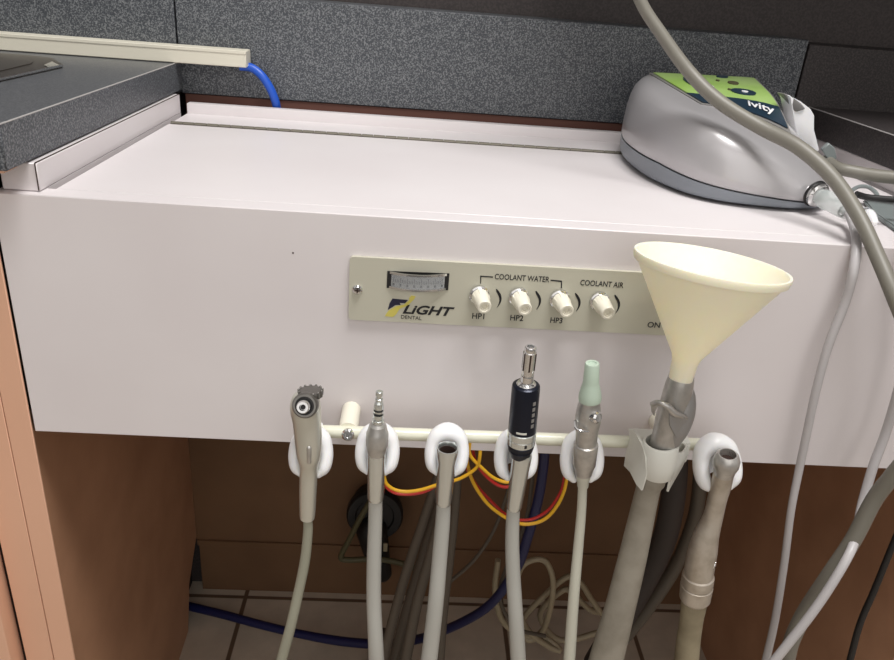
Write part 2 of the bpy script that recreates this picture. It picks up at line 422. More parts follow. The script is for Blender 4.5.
addtext('LiGHT', 402.5, 454, 313.6, 316.4, 9.2, shear=.32, bold=.03)
addtext('DENTAL', 401, 421.5, 318.4, 320, 3.4)
def flat(pix, m, name='lettering'):
    bm = bm_new(); prism(bm, [at(a, b_, yT + .00015) for a, b_ in pix], (0, -.0003, 0)); return obj(name, bm, m, fp, smooth=False)
flat([(481, 283.5), (480.2, 283.5), (480.2, 275.6), (493, 276.4), (493, 277.6), (481.4, 276.9)], 'ink', 'bracket_line')
flat([(550.5, 279.6), (562, 280.6), (562, 288), (560.8, 288), (560.8, 281.9), (550.5, 280.8)], 'ink', 'bracket_line')
flat([(392.5, 298.5), (408, 300), (405, 303.2), (399.8, 302.8), (400.6, 304.8), (395.5, 305), (387.8, 309.8), (389.6, 303)], 'navyink', 'emblem')
flat([(386, 314), (388.5, 310.6), (396, 306.2), (404, 304.5), (409, 300.2), (409.3, 297.6), (411.6, 295.4), (415.6, 296.2), (414.2, 299), (408, 305.2), (399.5, 308.8), (396, 314.5), (393, 316.8), (385, 316)], 'yellow', 'emblem')
for (ax, ay) in ((497, 289), (536.5, 291), (576, 293), (615.5, 294.8)):
    pts = []
    for i in range(9):
        t = i / 8; a = -1 + 2 * t; pts.append((ax + 4.6 * (1 - a * a), ay + 18.5 * t))
    for i in range(8, -1, -1):
        t = i / 8; a = -1 + 2 * t; wd = 3.4 * (1 - t) ** .7 * (.25 + .75 * min(1, t * 6)); pts.append((ax + 4.6 * (1 - a * a) - wd - .25, ay + 18.5 * t))
    flat(pts, 'ink', 'arc_mark')
# screw on the left
c = at(357.5, 289.5, yP); bm = bm_new(); lathe(bm, c, c + Vector((0, -1, 0)), [(0, .0036), (.0012, .0036), (.0022, .0026), (.0024, 0)], 16)
scr = obj('screw', bm, 'chrome', cp)
bm = bm_new(); box(bm, (c.x - .0018, c.y - .0029, c.z - .0004), (c.x + .0018, c.y - .0022, c.z + .0004)); box(bm, (c.x - .0004, c.y - .0029, c.z - .0018), (c.x + .0004, c.y - .0022, c.z + .0018))
obj('cross_slot', bm, 'groove', scr)
# gauge: dark window with bowed drum scale
gx0 = at(387, 280, yP).x; gx1 = at(448.5, 285, yP).x; gz1 = at(390, 271, yP).z; gz0 = at(390, 287.8, yP).z; sl = .0008
bm = bm_new()
prism(bm, [(gx0, yP, gz0), (gx1, yP, gz0 + sl), (gx1, yP, gz1 + sl), (gx0, yP, gz1)], (0, -.0006, 0)); gw = obj('gauge', bm, 'rubber', cp, smooth=False)
def arcstrip(xa, xb, za, zb_, bulge, y0, n=20, th=.0004):
    bm = bm_new(); fr = []; bk = []
    for i in range(n + 1):
        t = i / n; x_ = xa + (xb - xa) * t; y_ = y0 - bulge * (1 - (2 * t - 1) ** 2); s_ = sl * (x_ - gx0) / (gx1 - gx0)
        fr.append((bm.verts.new((x_, y_, za + s_)), bm.verts.new((x_, y_, zb_ + s_)))); bk.append((bm.verts.new((x_, y_ + th, za + s_)), bm.verts.new((x_, y_ + th, zb_ + s_))))
    for i in range(n):
        for A in (fr, bk): bm.faces.new((A[i][0], A[i + 1][0], A[i + 1][1], A[i][1]))
        for s_ in (0, 1): bm.faces.new((fr[i][s_], fr[i + 1][s_], bk[i + 1][s_], bk[i][s_]))
    for i in (0, n): bm.faces.new((fr[i][0], fr[i][1], bk[i][1], bk[i][0]))
    return bm
gh = gz1 - gz0; a_, b2_ = gx0 + .003, gx1 - .003
dl = obj('dial', arcstrip(a_, b2_, gz0 + gh * .14, gz0 + gh * .84, .0042, yP - .0008), 'dial', gw)
bm = bm_new()
for i in range(29):
    t = (i + 1.5) / 31; x_ = a_ + (b2_ - a_) * t; y_ = yP - .0008 - .0042 * (1 - (2 * t - 1) ** 2); s_ = sl * t
    big = i % 4 == 0
    box(bm, (x_ - .00022, y_ - .0003, gz0 + gh * .42 + s_), (x_ + .00022, y_ + .0001, gz0 + gh * (.72 if big else .6) + s_))
    if big: 
        box(bm, (x_ - .0007, y_ - .0003, gz0 + gh * .22 + s_), (x_ + .0007, y_ + .0001, gz0 + gh * .36 + s_))
obj('scale_marks', bm, 'ink', dl, smooth=False)
for zf in (.86, .0):
    bm = arcstrip(a_ - .0012, b2_ + .0012, gz0 + gh * zf, gz0 + gh * (zf + .13), .0052, yP - .0008, th=.0008); obj('lens_rim', bm, 'chrome', gw)
obj('lens', arcstrip(a_, b2_, gz0 + gh * .12, gz0 + gh * .86, .0056, yP - .0012, th=.0003), 'glassy', gw)
# four knobs
for i, (kx, ky) in enumerate(((479, 294.5), (518.3, 296.5), (559, 298.5), (599, 300.5))):
    c = at(kx, ky, yP); d = Vector((.14, -1, -.08)).normalized(); e_ = c + d
    bm = bm_new(); lathe(bm, c, e_, [(0, .0072), (.0016, .0072), (.0022, .0062), (.0032, .0062), (.0032, .004)], 24)
    kb = None
    bm2 = bm_new(); lathe(bm2, c + d * .0026, e_, [(0, .0059), (.0035, .0063), (.009, .0057), (.0135, .0052), (.0163, .0050), (.0170, .0045), (.0170, .0034), (.0162, .0031), (.0162, .0020), (.0150, .0017), (.0150, 0)], 28)
    # grip notches
    kb = obj('knob', bm2, 'cream', cp, ang=35)
    obj('collar', bm, 'chrome', kb)
    bm = bm_new()
    aa, bb_ = frame_of(d)
    for k in range(8):
        an = 2 * math.pi * k / 8 + .3; e2 = aa * math.cos(an) + bb_ * math.sin(an)
        tube(bm, [c + d * .0052 + e2 * .0058, c + d * .0100 + e2 * .0054], [.0010, .0007], 6, 1, roundcap=True)
    obj('grip_rib', bm, 'cream', kb)

# ================================================================== HOLDER BAR
Yb = -.032
bar = thing('holder_bar', 'cream horizontal pipe bar fixed below the white front panel, carrying the instrument holders', 'bar', (.38, Yb, .58))
A = at(300, 430.5, Yb); B = at(733, 445.5, Yb)
bm = bm_new(); lathe(bm, A, B, [(0, .0035), (.0012, .0047), ((B - A).length - .0012, .0047), ((B - A).length, .0035)], 20); obj('pipe', bm, 'pipe', bar)
def on_bar(px):
    t = (px - 300) / 433.; return A + (B - A) * t
for px in (346.5, 668):
    c = on_bar(px)
    bm = bm_new(); lathe(bm, (c.x, c.y + .002, c.z), (c.x, 0, c.z), [(0, .0068), (.006, .0072), (-c.y - .0022, .0072)], 24); obj('mounting_post', bm, 'cream', bar)
c = at(348, 434.5, Yb - .0045); d = Vector((0, -.85, .2)).normalized()
bm = bm_new(); lathe(bm, c - d * .001, c + d, [(0, .0046), (.002, .0046), (.0034, .0034), (.0034, .0020), (.0022, .0016), (.0022, 0)], 18); obj('screw', bm, 'chrome', bar)

# ================================================================== C HOLDERS
UP = -Vector(RW.col[1]); RT = Vector(RW.col[0]); NB = -Vector(RW.col[2])   # used only as a natural tilt of the cups
TILT_UP = Vector((0, .40, .917)); TILT_N = Vector((0, -.917, .40))
def holder(cx_, cy_, lab, s=1., rot=0., Y=-.05, w=1.):
    c0 = at(cx_, cy_, Y); sc = mpp(c0)
    root = thing('instrument_holder', lab, 'holder', c0, 'white C-shaped instrument holders on the bar')
    pts = [(-8.5, -22), (-13.5, -15.5), (-15.3, -5), (-14, 6), (-9.5, 14.5), (0, 18.5), (9.5, 14.5), (14, 6), (15.3, -5), (13.5, -15.5), (8.5, -22)]
    rr = [4.0, 6.4, 7.0, 7.4, 8.8, 10, 8.8, 7.4, 7.0, 6.4, 4.0]
    ca, sa = math.cos(rot), math.sin(rot)
    P = []
    for x_, y_ in pts:
        x_ *= w; X = (x_ * ca - y_ * sa) * s * sc; Z = (x_ * sa + y_ * ca) * s * sc
        P.append(c0 + Vector((1, 0, 0)) * X + TILT_UP * Z)
    bm = bm_new(); tube(bm, P, [q * s * sc for q in rr], segs=20, n=6, roundcap=True, asp=(TILT_N, 1.25))
    bk = []
    for x_, y_ in [(-14, -12), (-15, -4), (-14, 6), (-9, 13), (0, 16), (9, 13), (14, 6), (15, -4), (14, -12), (0, -8)]:
        x_ *= w; bk.append(c0 - TILT_N * .0045 + Vector((1, 0, 0)) * (x_ * ca - y_ * sa) * s * sc + TILT_UP * (x_ * sa + y_ * ca) * s * sc)
    prism(bm, bk, -TILT_N * .004)
    obj('cup', bm, 'wplastic', root)
    bcen = on_bar(cx_); top = c0 + TILT_UP * (14 * s * sc)
    bm = bm_new(); lathe(bm, bcen - Vector((.008, 0, 0)), bcen + Vector((1, 0, 0)), [(0, .0056), (.001, .0064), (.015, .0064), (.016, .0056)], 24)
    obj('clamp', bm, 'wplastic', root)
    return root
holder(311, 452, 'white C-shaped holder at the left end of the bar, around the silver syringe', rot=0)
holder(377.5, 449.5, 'white C-shaped holder second from the left, around the steel coupling with ridged tip')
holder(447, 450.5, 'white C-shaped holder third from the left, around the open empty coupling')
holder(516, 455, 'white C-shaped holder under the black air motor', rot=.05)
holder(582, 457, 'white C-shaped holder around the pale mint tipped saliva ejector', rot=.05)
holder(717, 463.5, 'white C-shaped holder at the right end of the bar, around the open suction handle', s=1.1, rot=.2)

# ================================================================== INSTRUMENTS
YI = -.062
def down(lst, x_off=0, y1=.02):
    """continue a hose below the frame towards the floor"""
    p = at(*lst[-1]); q = at(*lst[-2]); return p
def hose(name, lst, rpx, m, parent=None, ext=True, bend=0., **kw):
    pts = P3(lst); rp = rpx if isinstance(rpx, (list, tuple)) else [rpx] * len(lst)
    rr = [a * mpp(p) for a, p in zip(rp, pts)]
    if ext:
        d = (pts[-1] - pts[-2]).normalized(); p = pts[-1]
        z = p.z; pts.append(p + d * .08); rr.append(rr[-1])
        e_ = pts[-1]; pts.append(Vector((e_.x + d.x * .07 + bend * .3, e_.y + .01, max(.1, e_.z - .12)))); rr.append(rr[-1])
        e_ = pts[-1]; pts.append(Vector((e_.x + bend, e_.y + .03, rr[-1] + .03))); rr.append(rr[-1])
        e_ = pts[-1]; pts.append(Vector((e_.x + bend, e_.y + .09, rr[-1] + .002))); rr.append(rr[-1])
    bm = tube(bm_new(), pts, rr, **kw)
    return bm

# a) silver three-way syringe
sy = thing('air_water_syringe', 'silver air-water syringe with round chrome button, leftmost on the bar', 'dental tool', at(308, 480, YI))
bm = bm_new(); pts = [(306.5, 395, YI), (306, 399, YI), (305.5, 408, YI), (307, 422, YI), (308.3, 440, YI), (308.8, 455, YI), (308.8, 468, YI + .002), (308, 490, YI + .003), (307.5, 512, YI + .004), (307.3, 518, YI + .004)]
bm = pxtube(pts, [10, 13.6, 15.4, 14.2, 13.4, 12.0, 9.3, 8.6, 7.8, 7.2], segs=28, n=6); obj('body', bm, 'nickel', sy)
c = at(305, 405.5, YI - .0098); d = Vector((-.08, -.93, .34)).normalized(); s = mpp(c)
bm = bm_new(); lathe(bm, c - d * .004, c + d, [(0, 13 * s), (.0045, 13 * s), (.0058, 11.5 * s), (.0058, 9.5 * s), (.004, 9 * s)], 28); bt = obj('button', bm, 'darksteel', sy)
bm = bm_new(); lathe(bm, c - d * .001, c + d, [(0, 9.3 * s), (.0035, 9.3 * s), (.0035, 7.8 * s), (.002, 7.6 * s), (.002, 0)], 24); obj('seal_ring', bm, 'rubber', bt)
bm = bm_new(); lathe(bm, c, c + d, [(0, 6.8 * s), (.0062, 6.8 * s), (.0076, 5.6 * s), (.0076, 3.4 * s), (.0060, 3. * s), (.0060, 0)], 24); obj('plunger', bm, 'chrome', bt)
bm = bm_new(); lathe(bm, c + d * .004, c + d, [(0, 2.6 * s), (.0026, 2.6 * s), (.0026, 0)], 12); obj('plunger_hole', bm, 'rubber', bt)
bm = bm_new(); cc = at(310.5, 391, YI + .001); ax = Vector((-.05, .1, 1)).normalized(); aa, bb_ = frame_of(ax)
lathe(bm, cc - ax * .004, cc + ax, [(0, .0074), (.0040, .0078), (.0048, .0074), (.0050, .004)], 24)
for k in range(13):
    an = 2 * math.pi * k / 13; e2 = aa * math.cos(an) + bb_ * math.sin(an)
    tube(bm, [cc - ax * .003 + e2 * .0075, cc + ax * .0008 + e2 * .0078], .0009, 6, 1, roundcap=True)
obj('knurled_collar', bm, 'darksteel', sy)
bm = pxtube([(309, 448, YI - .0086), (309, 462, YI - .0078)], [2.6, 2.4], segs=10, n=2, roundcap=True); obj('inset_pad', bm, 'dull', sy)
bm = hose('h', [(307.3, 514, YI + .004), (308, 530, YI + .004), (305, 560, YI + .004), (299, 590, YI + .003), (291, 625, YI), (281, 662, YI)], [4.6, 4.8, 5.1, 5.1, 5.2, 5.4], 'hose_gr', bend=-.02)
obj('hose', bm, 'hose_gr', sy)

# b) coupling with ridged tip
s2 = thing('quick_coupling', 'steel handpiece coupling with thin ridged tip, second tool from the left', 'dental tool', at(377, 480, YI))
bm = pxlathe((376.5, 452, YI), (375.5, 499, YI + .003), [(0, 8.6), (.05, 8.9), (.95, 8.5), (1, 7.6)]); obj('sleeve', bm, 'steel', s2)
bm = pxlathe((378, 421, YI - .001), (376.5, 454, YI), [(0, 5.6), (.06, 6.2), (.12, 8.5), (.3, 10.3), (.36, 11.2), (.7, 11.2), (.72, 10.5), (.78, 10.5), (1, 8.8)]); obj('nut', bm, 'dull', s2, ang=25)
bm = pxlathe((379.5, 391, YI - .002), (378, 422, YI - .001), [(0, 2.2), (.02, 3.7), (.14, 3.8), (.16, 2.7), (.22, 2.7), (.24, 3.9), (.30, 3.9), (.32, 2.9), (.38, 4.4), (.5, 5), (.55, 5), (.56, 3.6), (.6, 3.6), (.61, 5.2), (.68, 5.2), (.69, 3.8), (.73, 3.8), (.74, 5.4), (.83, 5.4), (.84, 4.4), (.9, 4.4), (.92, 6), (1, 6)], 24); obj('ridged_tip', bm, 'steel', s2, ang=25)
bm = pxlathe((378.6, 409.5, YI - .002), (378.3, 414, YI - .002), [(0, 3.6), (.1, 4.6), (.25, 4.6), (.3, 3.4), (.6, 3.4), (.7, 4.8), (.9, 4.8), (1, 3.4)], 20); obj('seal_ring', bm, 'rubber', s2)
bm = hose('h', [(375.5, 496, YI + .003), (375.2, 520, YI + .004), (374, 560, YI + .004), (373.8, 600, YI + .003), (375.5, 640, YI), (376.5, 664, YI)], [6.9, 7.0, 7.3, 7.4, 7.6, 7.8], '')
obj('hose', bm, 'hose_lg', s2)

# c) open coupling
s3 = thing('open_coupling', 'open-ended steel coupling without a tool, on pale hose', 'dental tool', at(446, 480, YI))
bm = pxlathe((447.7, 447.5, YI), (443.5, 503, YI + .003), [(.30, 0), (.30, 7.6), (.02, 8.8), (0, 9.4), (.0, 10.4), (.03, 10.7), (.12, 10.5), (.24, 9.2), (.95, 8.6), (1, 7.4)], 32)
obj('sleeve', bm, 'steel', s3, ang=35)
bm = pxlathe((447.7, 447.5, YI), (443.5, 503, YI + .003), [(.20, 0), (.20, 7.5), (.06, 8.1), (.06, 8.5), (.22, 8.0), (.22, 0)], 32); obj('bore', bm, 'groove', s3)
bm = hose('h', [(443.6, 500, YI + .003), (442.8, 520, YI + .004), (439.5, 560, YI + .003), (436, 600, YI), (431.5, 640, YI), (428.5, 664, YI)], [6.9, 7.4, 7.8, 8.0, 8.2, 8.4], '')
obj('hose', bm, 'hose_lg', s3)

# d) black air motor
s4 = thing('air_motor', 'black and steel low-speed air motor standing tall in its holder', 'dental tool', at(516, 480, YI))
bm = pxlathe((522.5, 453, YI), (513.8, 508, YI + .003), [(0, 9.0), (.04, 9.6), (.12, 9.6), (.95, 8.1), (1, 7.2)]); obj('sleeve', bm, 'steel', s4)
q0, q1 = (526.3, 383.5, YI - .003), (519.8, 456, YI)
bm = pxlathe(q0, q1, [(0, 11), (.02, 13.4), (.05, 13.9), (.62, 14.2), (.625, 13.6)]); body = obj('barrel', bm, 'motor', s4)
bm = pxlathe(q0, q1, [(.625, 14), (.635, 14.6), (.70, 14.6), (.705, 14.1), (.72, 14.1), (.725, 14.5), (.80, 14.3), (.805, 13.6)]); obj('control_ring', bm, 'steel', s4, ang=25)
bm = pxlathe(q0, q1, [(.805, 13.3), (.82, 14), (.86, 13.4), (.87, 12.2), (.89, 12.2), (.9, 12.6), (.96, 10.6), (1, 9.4)]); obj('rear_collar', bm, 'motor', s4, ang=25)
q2a, q3a = (530.8, 346.5, YI - .005), (526.3, 385, YI - .003)
bm = pxlathe(q2a, q3a, [(.08, 0), (.08, 3.2), (0, 3.6), (0, 5.0), (.02, 5.7), (.05, 6.0), (.12, 5.8), (.14, 6.4), (.70, 6.4), (.72, 5.4), (.74, 5.4), (.75, 6.5), (.92, 6.6), (.94, 9.4), (1, 11.5)], 28); ns = obj('nose', bm, 'chrome', s4, ang=25)
# slots on the nose and white print on barrel
n0, n1 = at(*q2a), at(*q3a); dd = (n1 - n0).normalized(); sc = mpp(n0)
bm = bm_new(); aa, bb_ = frame_of(dd)
for k in range(6):
    an = 2 * math.pi * k / 6 + .5; e2 = aa * math.cos(an) + bb_ * math.sin(an)
    tube(bm, [n0 + dd * .0045 + e2 * 6.1 * sc, n0 + dd * .017 + e2 * 6.1 * sc], .0007, 6, 1)
obj('slot', bm, 'groove', ns)
def ring_mark(q0, q1, t0, t1, a0, a1, rpx, m, name, parent, n=8):
    a = at(*q0); c = at(*q1); dd = (c - a).normalized(); L = (c - a).length; s = mpp((a + c) / 2)
    X = Vector((1, 0, 0)); X = (X - dd * X.dot(dd)).normalized(); Nn = X.cross(dd).normalized()
    if Nn.y > 0: Nn = -Nn
    bm = bm_new(); V = []
    for i in range(n + 1):
        an = math.radians(a0 + (a1 - a0) * i / n); e2 = X * math.sin(an) + Nn * math.cos(an)
        V.append([bm.verts.new(a + dd * L * t + e2 * rpx * s * k) for t, k in ((t0, 1), (t1, 1), (t1, 1.02), (t0, 1.02))])
    for i in range(n):
        for k in range(4): bm.faces.new((V[i][k], V[i + 1][k], V[i + 1][(k + 1) % 4], V[i][(k + 1) % 4]))
    bm.faces.new(V[0]); bm.faces.new(V[-1]); return obj(name, bm, m, parent)
ring_mark(q0, q1, .56, .585, -32, 10, 14.15, 'gplastic', 'white_mark', body)
for k in range(5): ring_mark(q0, q1, .16 + .075 * k, .205 + .075 * k, 26, 40, 14.1, 'bezel', 'printed_mark', body, 4)
ring_mark(q0, q1, .735, .775, 6, 16, 14.5, 'ink', 'arrow_mark', body, 3)
bm = hose('h', [(513.9, 505, YI + .003), (512.8, 520, YI + .004), (512.2, 545, YI + .004), (513.5, 580, YI + .003), (516, 620, YI), (518.5, 664, YI)], [6.6, 6.8, 7.1, 7.3, 7.5, 7.8], '')
obj('hose', bm, 'hose_lg', s4)

# e) saliva ejector valve
s5 = thing('saliva_ejector', 'slim aluminium saliva ejector handle with pale mint rubber tip', 'dental tool', at(585, 470, YI))
q0, q1 = (592.3, 363, YI - .004), (589.8, 400, YI - .003)
bm = pxlathe(q0, q1, [(.03, 0), (.03, 3.8), (0, 4.4), (0, 6.6), (.03, 7.2), (.5, 8), (.56, 8.4), (.8, 11), (.94, 11.6), (1, 11.4)]); obj('rubber_tip', bm, 'mint', s5, ang=35)
q0, q1 = (589.8, 398, YI - .003), (583.5, 474, YI)
bm = pxlathe(q0, q1, [(0, 10.2), (.06, 10.2), (.1, 11.2), (.22, 12.6), (.3, 12.6), (.42, 11.2), (.58, 10.6), (.59, 12.2), (.6, 12.4), (.86, 11.6), (.9, 10.2), (1, 8.4)]); obj('valve_body', bm, 'dull', s5, ang=25)
c = at(597.5, 417.5, YI - .011); d = Vector((.55, -.75, .2)).normalized(); bm = bm_new(); lathe(bm, c - d * .004, c + d, [(0, .0042), (.004, .0042), (.0052, .003), (.0054, 0)], 18); obj('valve_pin', bm, 'chrome', s5)
bm = pxtube([(575, 421, YI - .004), (576, 428, YI - .009), (581, 431, YI - .0115), (588, 432, YI - .012)], [1.4, 1.6, 1.6, 1.2], segs=8, roundcap=True); obj('wire_lever', bm, 'chrome', s5)
bm = pxlathe((583.5, 473, YI), (582.8, 486, YI + .002), [(0, 6.8), (.08, 7), (.4, 6.8), (.5, 6), (1, 5.6)]); obj('hose_tail', bm, 'hose_cream', s5)
bm = hose('h', [(582.8, 480, YI + .002), (581.5, 510, YI + .004), (578, 550, YI + .003), (573.5, 600, YI), (569, 664, YI)], [4.6, 4.8, 5.2, 5.6, 6.0], '')
obj('hose', bm, 'hose_cream', s5)

# f) high volume suction with funnel
YS = -.066
s6 = thing('suction_valve', 'grey cast suction valve handle with turning lever, holding up the funnel', 'dental tool', at(655, 480, YS))
q0, q1 = (682, 376, YS), (657, 470, YS)
bm = pxlathe(q0, q1, [(.06, 0), (.06, 9), (0, 10), (0, 11.8), (.02, 12.4), (.1, 13.6), (.45, 14.8), (.62, 13.8), (1, 14)]); obj('valve_body', bm, 'dull', s6, ang=35)
# turning barrel crossing the tube, and its lever wing
c = at(682, 402, YS + .001); bm = bm_new()
bm = pxtube([(683, 383, YS + .002), (686, 395, YS + .000), (683, 412, YS - .002), (677, 428, YS - .003), (673, 440, YS - .003)], [5, 9, 12, 12, 8.5], segs=24, roundcap=True); obj('side_bulge', bm, 'castgrey', s6)
def plate(pix, Y0, th, name, m, parent):
    bm = bm_new(); pts = [at(a, b_, y_ + Y0) for a, b_, y_ in pix]; v = [bm.verts.new(p) for p in pts]; c_ = bm.verts.new(sum(pts, Vector()) / len(pts))
    nn = Vector((0, -.9, .4)) * th; w_ = [bm.verts.new(p - nn) for p in pts]; c2 = bm.verts.new(c_.co - nn)
    for i in range(len(pts)):
        j = (i + 1) % len(pts); bm.faces.new((v[i], v[j], c_)); bm.faces.new((w_[j], w_[i], c2)); bm.faces.new((v[j], v[i], w_[i], w_[j]))
    return obj(name, bm, m, parent, ang=60)
ring = thing
bm = pxtube([(652.5, 404, YS - .004), (658, 402.5, YS - .011), (667, 406, YS - .014), (674, 413, YS - .0135), (682, 416, YS - .011), (689, 420, YS - .007)], [2.6, 2.8, 3.2, 3.6, 3.0, 2.2], segs=12, roundcap=True); lv = obj('lever', bm, 'dull', s6)
lv2 = plate([(651, 403, -.004), (656, 401, -.006), (659, 405, -.009), (655.5, 411, -.006), (654.5, 416, -.004), (652, 412, -.004)], YS, .0015, 'lever_end', 'dull', lv)
plate([(670, 411, -.0135), (684, 417, -.0125), (689, 423, -.009), (687.5, 431, -.008), (682, 440, -.008), (676, 437, -.011), (670, 425, -.0145)], YS - .0005, .0025, 'lever_wing', 'castgrey', lv)
bm = hose('h', [(657, 466, YS), (653, 478, YS), (648, 490, YS + .002), (641, 520, YS + .004), (632, 560, YS + .003), (619.5, 610, YS), (605, 664, YS)], [11.5, 12.2, 12, 12.8, 14, 15, 16.5], '', bend=-.02, segs=20)
obj('hose', bm, 'hose_warm', s6)
bm = pxlathe((655, 469, YS), (651, 484, YS + .001), [(0, 12.8), (.1, 13.4), (.85, 13.2), (1, 12)]); obj('hose_cuff', bm, 'hose_warm', s6)

# square tray holder for the suction valve
s7 = thing('suction_holder', 'white plastic holder with flared side wings gripping the grey suction valve', 'holder', at(655, 450, YS))
ra, rb = at(661, 442, YS), at(656.5, 474, YS); L = (rb - ra).length; s = mpp(ra)
bm = bm_new(); lathe(bm, ra, rb, [(0, 15.2 * s), (0, 17 * s), (.0012, 18 * s), (L * .6, 18 * s), (L - .001, 16.6 * s), (L, 15.6 * s), (L, 14.6 * s)], 32, closed=True); obj('ring', bm, 'gplastic', s7, ang=35)
def sheet(pix, th, name, parent, m='gplastic'):
    """pix rows of (px,py,Y): a grid surface thickened"""
    bm = bm_new(); G = [[at(*p) for p in row] for row in pix]
    # smooth resample along rows
    V = [[bm.verts.new(p) for p in row] for row in G]
    for i in range(len(V) - 1):
        for j in range(len(V[0]) - 1): bm.faces.new((V[i][j], V[i][j + 1], V[i + 1][j + 1], V[i + 1][j]))
    bmesh.ops.recalc_face_normals(bm, faces=bm.faces)
    bmesh.ops.solidify(bm, geom=list(bm.faces), thickness=th)
    return obj(name, bm, m, parent, ang=50)
sheet([[(630.5, 428.5, -.036), (631.5, 440, -.036), (628, 452, -.04), (626, 466, -.044)],
       [(636, 430, -.045), (637.5, 442, -.05), (634.5, 456, -.054), (632, 472, -.056)],
       [(640, 437, -.06), (643, 449, -.064), (642, 466, -.068), (638, 484, -.068)],
       [(645.5, 448, -.068), (647.5, 458, -.072), (648, 474, -.073), (643, 490, -.072)]], .0016, 'wing', s7)
sheet([[(683, 441, -.04), (686, 447, -.042), (682, 458, -.046), (680, 462, -.048)],
       [(688, 446, -.05), (689, 453, -.052), (682.5, 467, -.055), (676, 478, -.056)],
       [(684, 452, -.058), (681, 460, -.062), (676, 473, -.064), (671, 487, -.064)],
       [(676, 454, -.066), (674, 466, -.070), (671, 480, -.071), (668.5, 492, -.070)]], .0016, 'wing', s7)
bm = bm_new(); a = at(634, 430, -.032); c = at(656, 452, -.032)
box(bm, (a.x - .002, -.044, c.z - .001), (c.x + .02, -.0265, a.z - .001), .002, 2); obj('clamp', bm, 'gplastic', s7)

# funnel
fc = at(711.3, 263, -.0625); ft = at(680.5, 379, -.070); d = (ft - fc).normalized(); L = (ft - fc).length; s = mpp(fc)
Rm = 79 * s * .965
fn = thing('funnel', 'large ivory plastic funnel stuck in the suction handle, leaning right', 'funnel', ft)
tk = .0013
outp = [(-.001, Rm + .0004), (.0008, Rm + .0006), (.0042, Rm - .0002), (.0046, Rm - .0022), (L * .79, .0096), (L * .83, .0086), (L * .86, .0083), (L, .0076)]
inp = [(L, .0076 - tk), (L * .86, .0083 - tk), (L * .83, .0086 - tk), (L * .79, .0096 - tk), (.0046, Rm - .0022 - tk), (.0005, Rm - .002), (-.001, Rm - .0012)]
bm = bm_new(); lathe(bm, fc, ft, outp + inp, 64, closed=True); obj('cone', bm, 'funnel', fn, ang=30)

# g) second suction handle, open
s8 = thing('suction_handpiece', 'worn metal suction handle with open end, rightmost on the bar', 'dental tool', at(720, 480, YI))
q0, q1 = (728, 454, YI - .004), (724, 474, YI - .002)
bm = pxlathe(q0, q1, [(.3, 0), (.3, 7.2), (0, 8.2), (0, 9.2), (.06, 10.8), (.3, 13), (.55, 12.8), (.8, 10.5), (1, 9.8)], 32); obj('socket_collar', bm, 'dull', s8, ang=35)
bm = pxlathe(q0, q1, [(.28, 0), (.28, 7.3), (.1, 7.9), (.1, 8.3), (.29, 7.6), (.29, 0)], 28); obj('bore', bm, 'groove', s8)
bm = pxtube([(725, 468, YI - .002), (721, 485, YI), (717, 500, YI), (713, 517, YI), (706.5, 535, YI), (703, 550, YI), (700, 565, YI), (697.5, 580, YI)], [9.8, 10, 9.4, 9.6, 12.2, 14, 14.4, 14.2], segs=28, n=6); obj('body', bm, 'worn', s8)
bm = pxlathe((698.5, 574, YI), (694.5, 600, YI), [(0, 14.2), (.04, 15.4), (.34, 15.6), (.36, 14.9), (.4, 14.9), (.42, 15.8), (.9, 15.2), (1, 13)], 32); obj('end_collar', bm, 'worn', s8, ang=25)
c = at(711, 563, YI - .004); bm = bm_new(); lathe(bm, c, c + Vector((1, -.5, 0)), [(0, .004), (.003, .004), (.004, .002), (.0042, 0)], 14); obj('pivot_pin', bm, 'chrome', s8)
bm = hose('h', [(695, 596, YI), (693.5, 606, YI), (691.5, 620, YI), (688.5, 640, YI), (686, 664, YI)], [12, 12.4, 11.4, 11.6, 12], '', segs=20)
obj('hose', bm, 'hose_tan', s8)

# ================================================================== ULTRASONIC UNIT
us = thing('ultrasonic_unit', 'silver wedge-shaped ultrasonic scaler unit with lime green control panel on the lid', 'dental unit', (.565, .19, ZT))
def zt(x, y):
    s_ = (x - .5) * .7 + (.2 - y) * .7
    return .0785 - .09 * (.29 - y) - 3.6 * max(0, s_ - .05) ** 2 - .02 * max(0, x - .6)
outline = [(.4918, .279), (.4845, .235), (.484, .195), (.4865, .165), (.492, .141), (.501, .118), (.513, .100), (.532, .087), (.555, .0805), (.58, .078), (.602, .081), (.618, .091), (.627, .110), (.625, .135), (.617, .165), (.620, .2), (.631, .25), (.638, .292), (.62, .318), (.58, .322), (.53, .318), (.505, .304)]
Cc = Vector((.565, .2))
OL = [Vector((p[0] - .004, p[1])) for p in catmull([(a, b_, 0) for a, b_ in outline + outline[:1]], 4)[:-1]]
def ring_pts(ins, zfun):
    n = len(OL); out = []
    for i, p in enumerate(OL):
        t = OL[(i + 1) % n] - OL[(i - 1) % n]; nn = Vector((-t.y, t.x)).normalized()
        if nn.dot(Cc - p) < 0: nn = -nn
        q = p + nn * ins; out.append(Vector((q.x, q.y, ZT + zfun(q.x, q.y))))
    return out
def scale_pts(k, base, zfun):
    out = []
    for p in base:
        q = Cc + (Vector((p.x, p.y)) - Cc) * k; out.append(Vector((q.x, q.y, ZT + zfun(q.x, q.y))))
    return out
